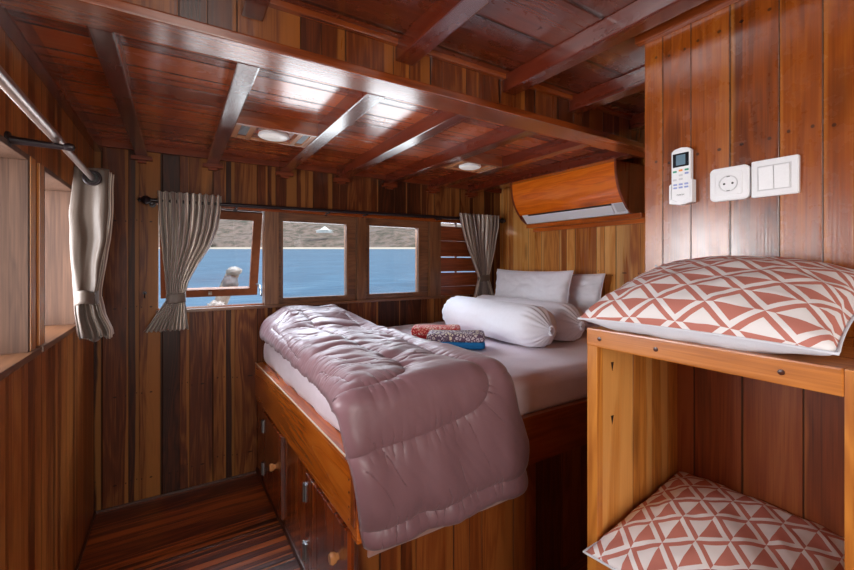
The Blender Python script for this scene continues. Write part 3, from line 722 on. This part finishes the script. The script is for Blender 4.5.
# ---- folded cloths
def cloth(name, c, yaw, w, d, h, h1, mtop, mbase, label):
    t = thing(name, (c[0], c[1], c[2]), label, 'folded cloth'); t.rotation_euler = (0, 0, yaw)
    def mk(nm, z0, z1, mat, grow, sd):
        bm = bmesh.new(); bmesh.ops.create_cube(bm, size=1); bmesh.ops.subdivide_edges(bm, edges=bm.edges[:], cuts=14, use_grid_fill=True)
        hx, hy, hz = w/2+grow, d/2+grow, (z1-z0)/2; r = min(.016, hz*.95)
        for v in bm.verts:
            q = Vector((v.co.x*2*hx, v.co.y*2*hy, v.co.z*2*hz)); q0 = Vector([max(-a+r, min(a-r, b)) for b, a in zip(q, (hx, hy, hz))]); dd = q-q0
            if dd.length > 1e-9: q = q0+dd.normalized()*r
            q.z += (z0+z1)/2+(.003*N(q.x*9, q.y*9, sd) if q.z > 0 else 0); q.x += .002*N(q.z*80, q.y*20, sd); q.y += .002*N(q.z*90, q.x*20, sd); v.co = q
        me = bpy.data.meshes.new(nm); bm.to_mesh(me); bm.free(); link(nm, me, mat, t, smooth=True)
    mk('base_layer', 0, h1, mbase, 0, 1); mk('patterned_layer', h1-.004, h, mtop, -.001, 2)
    return t
cloth('folded_sarong', (1.29, 1.785, .850), R(-38), .31, .16, .080, .040, M_batik_blue, M_blue, 'folded cloth with pale floral top over a bright blue layer')
cloth('folded_sarong', (1.315, 2.02, .850), R(-36), .29, .16, .078, .036, M_batik_red, M_red, 'folded cloth with red floral pattern behind the blue one')

# ================================================================ SHELF UNIT AND CUSHIONS
XS = .87
sh = thing('shelf_unit', (1.06, .42, 0), 'wooden open shelf unit fixed below the light switches', 'shelf unit')
box('side_board', (XS+.006, XW), (.622, .642), (.0, 1.103), M_side, sh, bev=.001)
box('front_stile', (XS-.001, XS+.022), (.618, .646), (.0, 1.105), M_postZ, sh, bev=.002)
box('side_board', (XS+.006, XW), (.165, .185), (.0, 1.145), M_side, sh, bev=.001)
box('front_stile', (XS-.001, XS+.022), (.10, .190), (.0, 1.146), M_postZ, sh, bev=.002)
box('top_board', (XS+.02, XW), (-.05, .646), (1.115, 1.145), M_shelfY, sh, bev=.002)
box('top_edge', (XS-.003, XS+.022), (.190, .646), (1.103, 1.147), M_shelfY, sh, bev=.003)
plugs('screw_plug', [(XS-.003, y, 1.124) for y in (.61, .475, .265)], (-1, 0, 0), sh, .005)
box('lower_board', (XS+.02, XW), (.185, .622), (.565, .590), M_shelfY, sh, bev=.001)
box('lower_edge', (XS-.001, XS+.022), (.19, .622), (.545, .592), M_shelfY, sh, bev=.003)
box('under_cleat', (XW-.02, XW), (.185, .622), (1.085, 1.115), M_dark, sh, bev=.001)
for z in (1.035, .90):
    bm = bmesh.new(); prism(bm, [(.935, z), (.930, z+.022), (.941, z+.022)], .6212, .6222, 'Y'); done('nail_mark', bm, M_black, sh)
cushion('cushion', .46, .40, .175, 'terracotta and white triangle-print cushion on top of the shelf unit', 'cushion', (1.045, .428, 1.222), (R(15), R(0), R(-89)), [M_cush, M_cushback], pinch=.06, amp=.006, piping=M_cushback, flat=.2)
cushion('cushion', .45, .40, .125, 'terracotta and white triangle-print cushion inside the shelf unit', 'cushion', (1.05, .425, .655), (0, R(-9), R(1)), [M_cush, M_cushback], uvoff=(.02, .01), pinch=.06, amp=.006, piping=M_cushback, flat=.3)

# ================================================================ THINGS ON THE RIGHT WALL (all face -X)
def rrect(cy, cz, hw, hh, r, n=6):
    pts = []
    for (sx, sz, a0) in ((1, 1, 0), (-1, 1, 90), (-1, -1, 180), (1, -1, 270)):
        for k in range(n+1):
            a = R(a0+90*k/n); pts.append((cy+sx*(hw-r)+r*cos(a), cz+sz*(hh-r)+r*sin(a)))
    return pts
def slab(bm, cy, cz, hw, hh, r, x0, x1, taper=.0):
    """rounded plate standing on plane X=x1 with its face at x0 (<x1)"""
    A = [bm.verts.new((x1, a, b)) for a, b in rrect(cy, cz, hw, hh, r)]
    B = [bm.verts.new((x0+taper*.4, a, b)) for a, b in rrect(cy, cz, hw, hh, r)]
    C_ = [bm.verts.new((x0, a, b)) for a, b in rrect(cy, cz, hw-taper, hh-taper, max(.0005, r-taper))]
    n = len(A)
    for P, Q in ((A, B), (B, C_)):
        for i in range(n): bm.faces.new((P[i], P[(i+1) % n], Q[(i+1) % n], Q[i]))
    bm.faces.new(C_); bm.faces.new(A[::-1])
# socket
so = thing('wall_socket', (XW, .488, 1.517), 'white round-hole power socket on the board wall between remote and switch', 'socket')
bm = bmesh.new(); slab(bm, .488, 1.517, .0445, .044, .012, XW-.011, XW, .003); done('plate', bm, M_white, so)
bm = bmesh.new(); slab(bm, .488, 1.517, .030, .030, .004, XW-.0135, XW-.010, .001); done('socket_insert', bm, M_white, so)
bm = bmesh.new(); lathe(bm, [(.0215, .0005), (.0215, .002), (.0195, .002), (.0185, -.0015), (0, -.0015)], (XW-.0135, .488, 1.517), Vector((-1, 0, 0)), 36)
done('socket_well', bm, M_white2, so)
bm = bmesh.new()
for dy, dz, r in ((-.0095, 0, .0028), (.0095, 0, .0028)): lathe(bm, [(0, .0), (r, .0), (r, .001), (0, .001)], (XW-.0128, .488+dy, 1.517+dz), Vector((-1, 0, 0)), 12)
bbox(bm, (XW-.0145, XW-.0125), (.484, .492), (1.5345, 1.5375)); bbox(bm, (XW-.0145, XW-.0125), (.484, .492), (1.4965, 1.4995))
done('socket_hole', bm, M_black, so)
# switch
sw = thing('light_switch', (XW, .393, 1.517), 'white double rocker light switch on the board wall', 'light switch')
bm = bmesh.new(); slab(bm, .393, 1.518, .046, .0455, .003, XW-.010, XW, .002); done('plate', bm, M_white, sw)
for k in (0, 1):
    cy = .393+(.0155 if k == 0 else -.0155)
    bm = bmesh.new(); bbox(bm, (XW-.0135, XW-.009), (cy-.0145, cy+.0145), (1.490, 1.5455), bev=.001, rot=Matrix.Rotation(R(-3), 3, 'Y'), piv=(XW-.01, cy, 1.518)); done('rocker', bm, M_white, sw)
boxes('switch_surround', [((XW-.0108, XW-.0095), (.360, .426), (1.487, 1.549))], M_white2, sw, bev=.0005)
# remote in its holder
rem = thing('air_conditioner_remote', (XW, .603, 1.49), 'white air conditioner remote with small screen in a wall holder', 'remote control')
RY, RZ = .603, 1.563
bm = bmesh.new(); prism(bm, [(RY+.026, RZ-.072), (RY+.026, RZ+.066), (RY+.018, RZ+.073), (RY, RZ+.076), (RY-.018, RZ+.073), (RY-.026, RZ+.066), (RY-.026, RZ-.072), (RY-.012, RZ-.078), (RY+.012, RZ-.078)], XW-.020, XW-.004, 'X')
bmesh.ops.bevel(bm, geom=bm.edges[:], offset=.0015, segments=2, affect='EDGES'); done('remote_body', bm, M_white, rem)
rb = rem.children[0]
bm = bmesh.new(); slab(bm, RY, RZ+.040, .0215, .0195, .0015, XW-.0208, XW-.019); done('screen_bezel', bm, plain('bezel', (22, 26, 34), .2), rem)
bm = bmesh.new(); slab(bm, RY, RZ+.040, .0125, .0145, .001, XW-.0212, XW-.020); done('screen', bm, plain('lcd', (104, 132, 150), .25), rem)
Bc = {'g': plain('green_button', (60, 160, 130), .4), 'o': plain('orange_button', (236, 150, 60), .4), 'b': plain('blue_button', (150, 164, 214), .4), 'w': plain('pale_button', (206, 208, 214), .4)}
for dy, dz, c_ in ((.016, .008, 'g'), (0, .010, 'o'), (-.016, .010, 'g'), (-.016, 0, 'b'), (0, -.004, 'w'), (.016, -.016, 'w'), (0, -.015, 'w')) + tuple((y_, z_, 'b') for z_ in (-.030, -.039) for y_ in (.015, 0, -.015)):
    bm = bmesh.new(); slab(bm, RY+dy, RZ+dz, .0052, .0026, .0018, XW-.0214, XW-.0195, .0004); done('button', bm, Bc[c_], rem)
bm = bmesh.new()
prism(bm, [(RY+.031, RZ-.083), (RY+.031, RZ-.030), (RY+.0265, RZ-.026), (RY+.0265, RZ-.070), (RY+.012, RZ-.0785), (RY-.012, RZ-.0785), (RY-.0265, RZ-.070), (RY-.0265, RZ-.020), (RY-.031, RZ-.020), (RY-.031, RZ-.083), (RY, RZ-.089)], XW-.022, XW-.0005, 'X')
bbox(bm, (XW-.004, XW), (RY-.030, RY+.030), (RZ-.083, RZ-.022)); done('wall_holder', bm, M_white, rem)
tcu = bpy.data.curves.new('remote_lettering', 'FONT'); tcu.body = 'DAIKIN'; tcu.size = .0062; tcu.align_x = 'CENTER'; tcu.extrude = .0001
to = bpy.data.objects.new('lettering', tcu); COL.objects.link(to); to.parent = rem
to.rotation_euler = (R(90), 0, R(-90)); to.location = Vector((XW-.0215, RY, RZ-.062))-rem.location; tcu.materials.append(M_grey)
bpy.context.view_layer.update(); me_ = bpy.data.meshes.new_from_object(to); lo = bpy.data.objects.new('lettering', me_); COL.objects.link(lo); lo.parent = rem
lo.rotation_euler = to.rotation_euler; lo.location = to.location; bpy.data.objects.remove(to); lo.name = 'lettering'
plugsm = [(XW, .345, 1.62)]
# ================================================================ AIR CONDITIONER
cv = thing('air_conditioner_cover', (XR, 1.83, 1.58), 'curved orange varnished wood cowl around the air conditioner on the headboard wall', 'air conditioner cover')
YA, YC = 1.40, 2.266
arc = []
for k in range(13):
    t = k/12; a = (1-t)**2; b = 2*t*(1-t); c_ = t*t
    arc.append((a*2.150+b*2.145+c_*2.232, a*1.898+b*1.76+c_*1.663))
full = arc+[(2.262, 1.630), (2.308, 1.602)]
bm = bmesh.new(); prism(bm, arc+[(x+.014, z+.004) for x, z in arc[::-1]], YA+.014, YC-.014, 'Y'); done('front_panel', bm, M_ac, cv, smooth=True)
for ya, yb in ((YA, YA+.014), (YC-.014, YC)):
    bm = bmesh.new(); prism(bm, [(x-.006, z) for x, z in full]+[(2.43, 1.602), (2.43, 1.898)], ya, yb, 'Y'); done('end_panel', bm, M_dark if 0 else beamwood('cowl_end_%d' % int(ya*100), 'Z', ((96, 34, 14), (140, 60, 24), (170, 90, 40)), rough=.3, coat=.6), cv)
box('top_panel', (2.16, XR), (YA+.014, YC-.014), (1.886, 1.898), M_ac, cv)
box('support_ledge', (2.31, XR), (YA-.05, YC+.0), (1.572, 1.600), M_railY, cv, bev=.003)
box('support_ledge', (2.385, XR), (YA-.05, YC+.0), (1.545, 1.572), M_railY, cv, bev=.003)
ac = thing('air_conditioner', (XR, 1.83, 1.60), 'white split air conditioner unit showing its louvre below the wooden cowl', 'air conditioner')
bm = bmesh.new(); prism(bm, [(2.25, 1.86), (2.236, 1.70), (2.238, 1.672), (2.298, 1.603), (2.42, 1.606), (2.42, 1.86)], YA+.02, YC-.02, 'Y'); done('unit_body', bm, M_white, ac)
def slant(name, y0, y1, t0, t1, th, mat):
    a = Vector((2.238, 0, 1.672)); b = Vector((2.298, 0, 1.603)); nrm = Vector((-(b-a).z*-1, 0, -(b-a).x)).normalized()
    nrm = Vector((-.75, 0, -.66)); p0 = a+(b-a)*t0; p1 = a+(b-a)*t1
    bm = bmesh.new(); prism(bm, [(p0.x, p0.z), (p1.x, p1.z), (p1.x+nrm.x*th, p1.z+nrm.z*th), (p0.x+nrm.x*th, p0.z+nrm.z*th)], y0, y1, 'Y'); return done(name, bm, mat, ac)
slant('air_slot', YA+.10, YC-.08, .05, .24, .0008, M_black)
slant('louvre', YA+.105, YC-.085, .28, .92, .004, M_white)
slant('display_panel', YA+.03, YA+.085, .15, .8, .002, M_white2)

# ================================================================ CEILING LAMPS
def ceiling_lamp(xa, xb, label, group, lit):
    cx = (xa+xb)/2; ya, yb = 1.86, 2.07
    t = thing('ceiling_lamp', (cx, (ya+yb)/2, ZC), label, 'ceiling lamp', group)
    box('lamp_front_board', (xa, xb), (ya-.012, ya), (ZB+.003, ZC), M_trimX, t); box('lamp_rear_board', (xa, xb), (yb, yb+.012), (ZB+.02, ZC), M_trimX, t)
    rx = .055
    boxes('lamp_tray', [((xa, xb), (ya, ya+.012), (ZB+.004, ZB+.016)), ((xa, xb), (yb-.012, yb), (ZB+.004, ZB+.016))]+[((x_-.012, x_+.012), (ya+.012, yb-.012), (ZB+.004, ZB+.016)) for x_ in (xa+.012, cx-.10, cx+.10, xb-.012)], M_tray, t)
    for s_ in (-1, 1):
        xm = (cx+s_*.10+(xb-.012 if s_ > 0 else xa+.012))/2; hw = abs(cx+s_*.10-(xb-.012 if s_ > 0 else xa+.012))/2-.012
        boxes('vent_grille', [((xm-hw, xm+hw), (ya+.012+q*.0185, ya+.024+q*.0185), (ZB+.012, ZB+.016)) for q in range(9)], M_vent, t, bev=.0005)
    box('back_board', (cx-.10, cx+.10), (ya+.012, yb-.012), (ZB+.018, ZB+.022), M_ceil, t, bev=0)
    bm = bmesh.new(); lathe(bm, [(.066, 0), (.068, -.010), (.062, -.015)], (cx, (ya+yb)/2, ZB+.016), Vector((0, 0, 1)), 40); done('lamp_rim', bm, M_white, t, smooth=True)
    bm = bmesh.new(); lathe(bm, [(.062, -.0145), (.05, -.0185), (.03, -.021), (0, -.022)], (cx, (ya+yb)/2, ZB+.016), Vector((0, 0, 1)), 40); done('lamp_diffuser', bm, M_diff, t, smooth=True)
M_tray = plain('lamp_tray_wood', (190, 130, 90), .25, coat=1, var=.15)
M_vent = plain('grey_vent', (150, 160, 168), .3, .2)
M_diff, n_, l_, p_ = nmat('lamp_diffuser_glass'); p_.inputs['Base Color'].default_value = (.85, .84, .82, 1); p_.inputs['Roughness'].default_value = .3
p_.inputs['Emission Color'].default_value = (1, .90, .82, 1); p_.inputs['Emission Strength'].default_value = .12
ceiling_lamp(.210, .552, 'round flush ceiling lamp in a wooden tray between two vents, over the cabin window', None, 1)
ceiling_lamp(1.37, 1.68, 'round flush ceiling lamp in a wooden tray near the wooden cowl', None, 1)

# ================================================================ CURTAINS
# rod across the back wall
rd = thing('curtain_rod', (.9, 2.62, 1.645), 'long dark curtain rod above the row of sea-view windows', 'curtain rod')
bm = bmesh.new(); tube(bm, [(-.13, 2.62, 1.641), (2.37, 2.62, 1.665)], .011, 14); done('rod', bm, M_rod_dark, rd, smooth=True)
for x_ in (-.13, 2.37):
    bm = bmesh.new(); sg = -1 if x_ < 0 else 1
    lathe(bm, [(.012, -.01), (.020, 0), (.024, .012), (.018, .026), (.008, .034), (.014, .042), (0, .05)], (x_, 2.62, 1.641 if sg < 0 else 1.665), Vector((sg, 0, 0)), 18); done('finial', bm, M_rod_dark, rd, smooth=True)
for x_ in (-.115, .30, .86, 1.13, 1.75, 2.35):
    bm = bmesh.new(); z_ = 1.641+(x_+.13)*.0096; tube(bm, [(x_, 2.62, z_-.014), (x_, 2.70, z_-.014)], .006, 8); lathe(bm, [(0, 0), (.016, 0), (.016, .006), (0, .006)], (x_, 2.70, z_-.014), Vector((0, -1, 0)), 14); done('bracket', bm, M_rod_dark, rd)

def lerp(tab, z):
    for (a, va), (b, vb) in zip(tab, tab[1:]):
        if a >= z >= b or a <= z <= b:
            k = (z-a)/(b-a) if b != a else 0; k = k*k*(3-2*k) if 0 else k
            return va+(vb-va)*k
    return tab[-1][1] if abs(z-tab[-1][0]) < abs(z-tab[0][0]) else tab[0][1]
def curtain(name, ztop, zbot, ztie, left, right, Y, np_, amp, label, axis='X', mats=(None, None), group=None, nu=220, nv=90, sgn=1, tie=True, sway=0):
    """left/right: tables (z, coordinate) of the curtain's two edges"""
    cx = (left[0][1]+right[0][1])/2
    t = thing(name, (cx, Y, ztop) if axis == 'X' else (Y, cx, ztop), label, 'curtain', group)
    def P(a, d, z): return (a, Y+d, z) if axis == 'X' else (Y+d, a, z)
    def f(i, j):
        z = ztop+(zbot-ztop)*j; a0, a1 = lerp(left, z), lerp(right, z)
        ph = i*np_*2*pi
        wid = (a1-a0)/(right[0][1]-left[0][1])
        sq = max(.45, min(1, abs(wid)))
        am = amp*(.45+.55*sq)*(1+.5*N(i*8, z*2, 1))
        ii = i+.012*N(i*20, z*5, 4)
        d = -am*sin(ph+.7*sin(z*5+i*4))-.3*am*sin(ph*2.1+z*3)
        if z < ztie: d += -.018*(ztie-z)/(ztie-zbot)*sin(i*pi)*1.0
        zz = z
        if j > .999: zz += .006*sin(ph)+.006*N(i*7, 1, 1)
        return P(a0+(a1-a0)*ii, d-.003*0, zz)
    grid('curtain_fabric', nu, nv, f, mats[0], t, uv=lambda a, b: (a*(np_/8), b), solid=.0015)
    if tie:
        a0, a1 = lerp(left, ztie), lerp(right, ztie); c = (a0+a1)/2; h = abs(a1-a0)/2+.004
        def g(i, j):
            th = 2*pi*i; z = ztie-.026+.052*j
            return P(c+(h+.002)*cos(th), (amp*.9+.008)*sin(th)*1.0-.004, z+.004*cos(th)+.0015*sin(th*9))
        grid('tie_band', 60, 8, g, mats[1], t, closed=True, solid=.002)
    return t
curtain('window_curtain', 1.690, .940, 1.113,
        [(1.69, -.088), (1.5, -.078), (1.3, -.062), (1.16, -.05), (1.113, -.045), (1.06, -.075), (.94, -.150)],
        [(1.69, .222), (1.6, .216), (1.5, .200), (1.4, .165), (1.3, .105), (1.2, .055), (1.113, .036), (1.06, .043), (.94, .055)],
        2.598, 10, .022, 'striped grey-brown curtain tied back beside the open sea window', mats=(M_curt, M_curt_plain))
curtain('window_curtain', 1.700, .90, 1.177,
        [(1.7, 1.905), (1.6, 1.925), (1.5, 1.96), (1.4, 2.0), (1.3, 2.05), (1.22, 2.09), (1.177, 2.105), (1.12, 2.09), (.9, 2.02)],
        [(1.7, 2.33), (1.6, 2.325), (1.5, 2.30), (1.4, 2.28), (1.3, 2.25), (1.22, 2.22), (1.177, 2.21), (1.12, 2.235), (.9, 2.33)],
        2.598, 10, .022, 'striped beige curtain tied back in the corner above the pillows', mats=(M_curt, M_curt_plain))
# left wall rod and curtain
XRD = -.272
rd2 = thing('curtain_rod', (XRD, 1.4, 1.63), 'shiny metal curtain rod along the left wall above the deep openings', 'curtain rod')
bm = bmesh.new(); tube(bm, [(XRD, -.2, 1.668), (XRD, 1.5, 1.636)], .0125, 18); done('rod', bm, M_rail_metal, rd2, smooth=True)
bm = bmesh.new(); tube(bm, [(XRD, 1.44, 1.637), (XRD, 2.03, 1.625)], .0095, 18); done('rod_extension', bm, M_rail_metal, rd2, smooth=True)
for y_, z_ in ((1.43, 1.615), (.1, 1.642)):
    bm = bmesh.new(); tube(bm, [(XL, y_, z_+.006), (XRD+.018, y_, z_+.002)], [.011, .007], 10); lathe(bm, [(0, 0), (.02, 0), (.02, .006), (0, .008)], (XL, y_, z_+.006), Vector((1, 0, 0)), 14)
    lathe(bm, [(0, -.014), (.009, -.009), (.011, 0), (.009, .009), (0, .014)], (XRD+.026, y_, z_+.004), Vector((1, 0, 0)), 14); done('bracket', bm, M_rod_dark, rd2, smooth=True)
# ring-top curtain end seen face on
lc = thing('window_curtain', (-.29, 2.02, 1.66), 'satin ring-top curtain tied back at the far end of the left wall rod', 'curtain')
ztl, zbl, ztil = 1.668, 1.015, 1.175
LE = [(1.668, -0.326), (1.5, -0.340), (1.3, -0.336), (1.2, -0.328), (1.175, -0.326), (1.12, -0.326), (1.015, -0.313)]
RE = [(1.668, -0.224), (1.5, -0.228), (1.4, -0.234), (1.3, -0.250), (1.2, -0.264), (1.175, -0.266), (1.10, -0.250), (1.04, -0.226), (1.015, -0.224)]
def lcf(k):
    def f(i, j):
        z = ztl+(zbl-ztl)*j; a0, a1 = lerp(LE, z), lerp(RE, z)
        y = 1.985+k*.022+.010*sin(i*7+k*2+z*3)+.006*N(i*4, z*6, k*3)
        if k == 0: y -= .012*sin(i*pi)*(1 if z > ztil else .3)
        if z < ztil+.02: y += .010*sin(i*22+k)*min(1, (ztil+.02-z)*12)
        return (a0+(a1-a0)*i+(.004*k-.01)*(1 if k else 0)+.004*N(z*9, i*3, k), y, z+(.010*sin(i*9+k) if j > .99 else 0))
    return f
for k in range(5):
    grid('curtain_fold', 60, 70, lcf(k), M_curt_plain if k == 0 else M_curt, lc, uv=lambda a, b: (a*.8, b), solid=.0015)
bm = bmesh.new(); q_ = Vector((XRD, 1.958, 1.627))
for k in range(1):
    R1, R2 = .024, .0055; nn, mm = 36, 10; vv = [[bm.verts.new(q_+Vector(((R1+R2*cos(2*pi*b/mm))*cos(2*pi*a/nn), R2*sin(2*pi*b/mm), (R1+R2*cos(2*pi*b/mm))*sin(2*pi*a/nn)))) for b in range(mm)] for a in range(nn)]
    for a in range(nn):
        for b in range(mm): bm.faces.new((vv[a][b], vv[(a+1) % nn][b], vv[(a+1) % nn][(b+1) % mm], vv[a][(b+1) % mm]))
done('ring', bm, M_rod_dark, lc, smooth=True)
bm = bmesh.new(); lathe(bm, [(0, 0), (.022, 0), (.022, .002), (0, .002)], q_+Vector((0, .004, 0)), Vector((0, 1, 0)), 30); done('ring_hole', bm, M_black, lc)
def tb(i, j):
    th = 2*pi*i; z = 1.15+.05*j; return (-.297+.037*cos(th), 2.02+.068*sin(th), z+.004*sin(th*3))
grid('tie_band', 60, 6, tb, M_curt_plain, lc, closed=True, solid=.002)
# tie hooks
hk = thing('tieback_hook', (-.15, YB, 1.12), 'small dark tieback hook screwed to the boards by the striped curtain', 'hook')
bm = bmesh.new(); lathe(bm, [(0, 0), (.010, 0), (.010, .004), (0, .004)], (-.15, YB, 1.14), Vector((0, -1, 0)), 12); tube(bm, [(-.15, YB, 1.14), (-.15, YB-.025, 1.138), (-.15, YB-.032, 1.125), (-.15, YB-.022, 1.115)], .003, 8); done('hook', bm, M_rod_dark, hk)
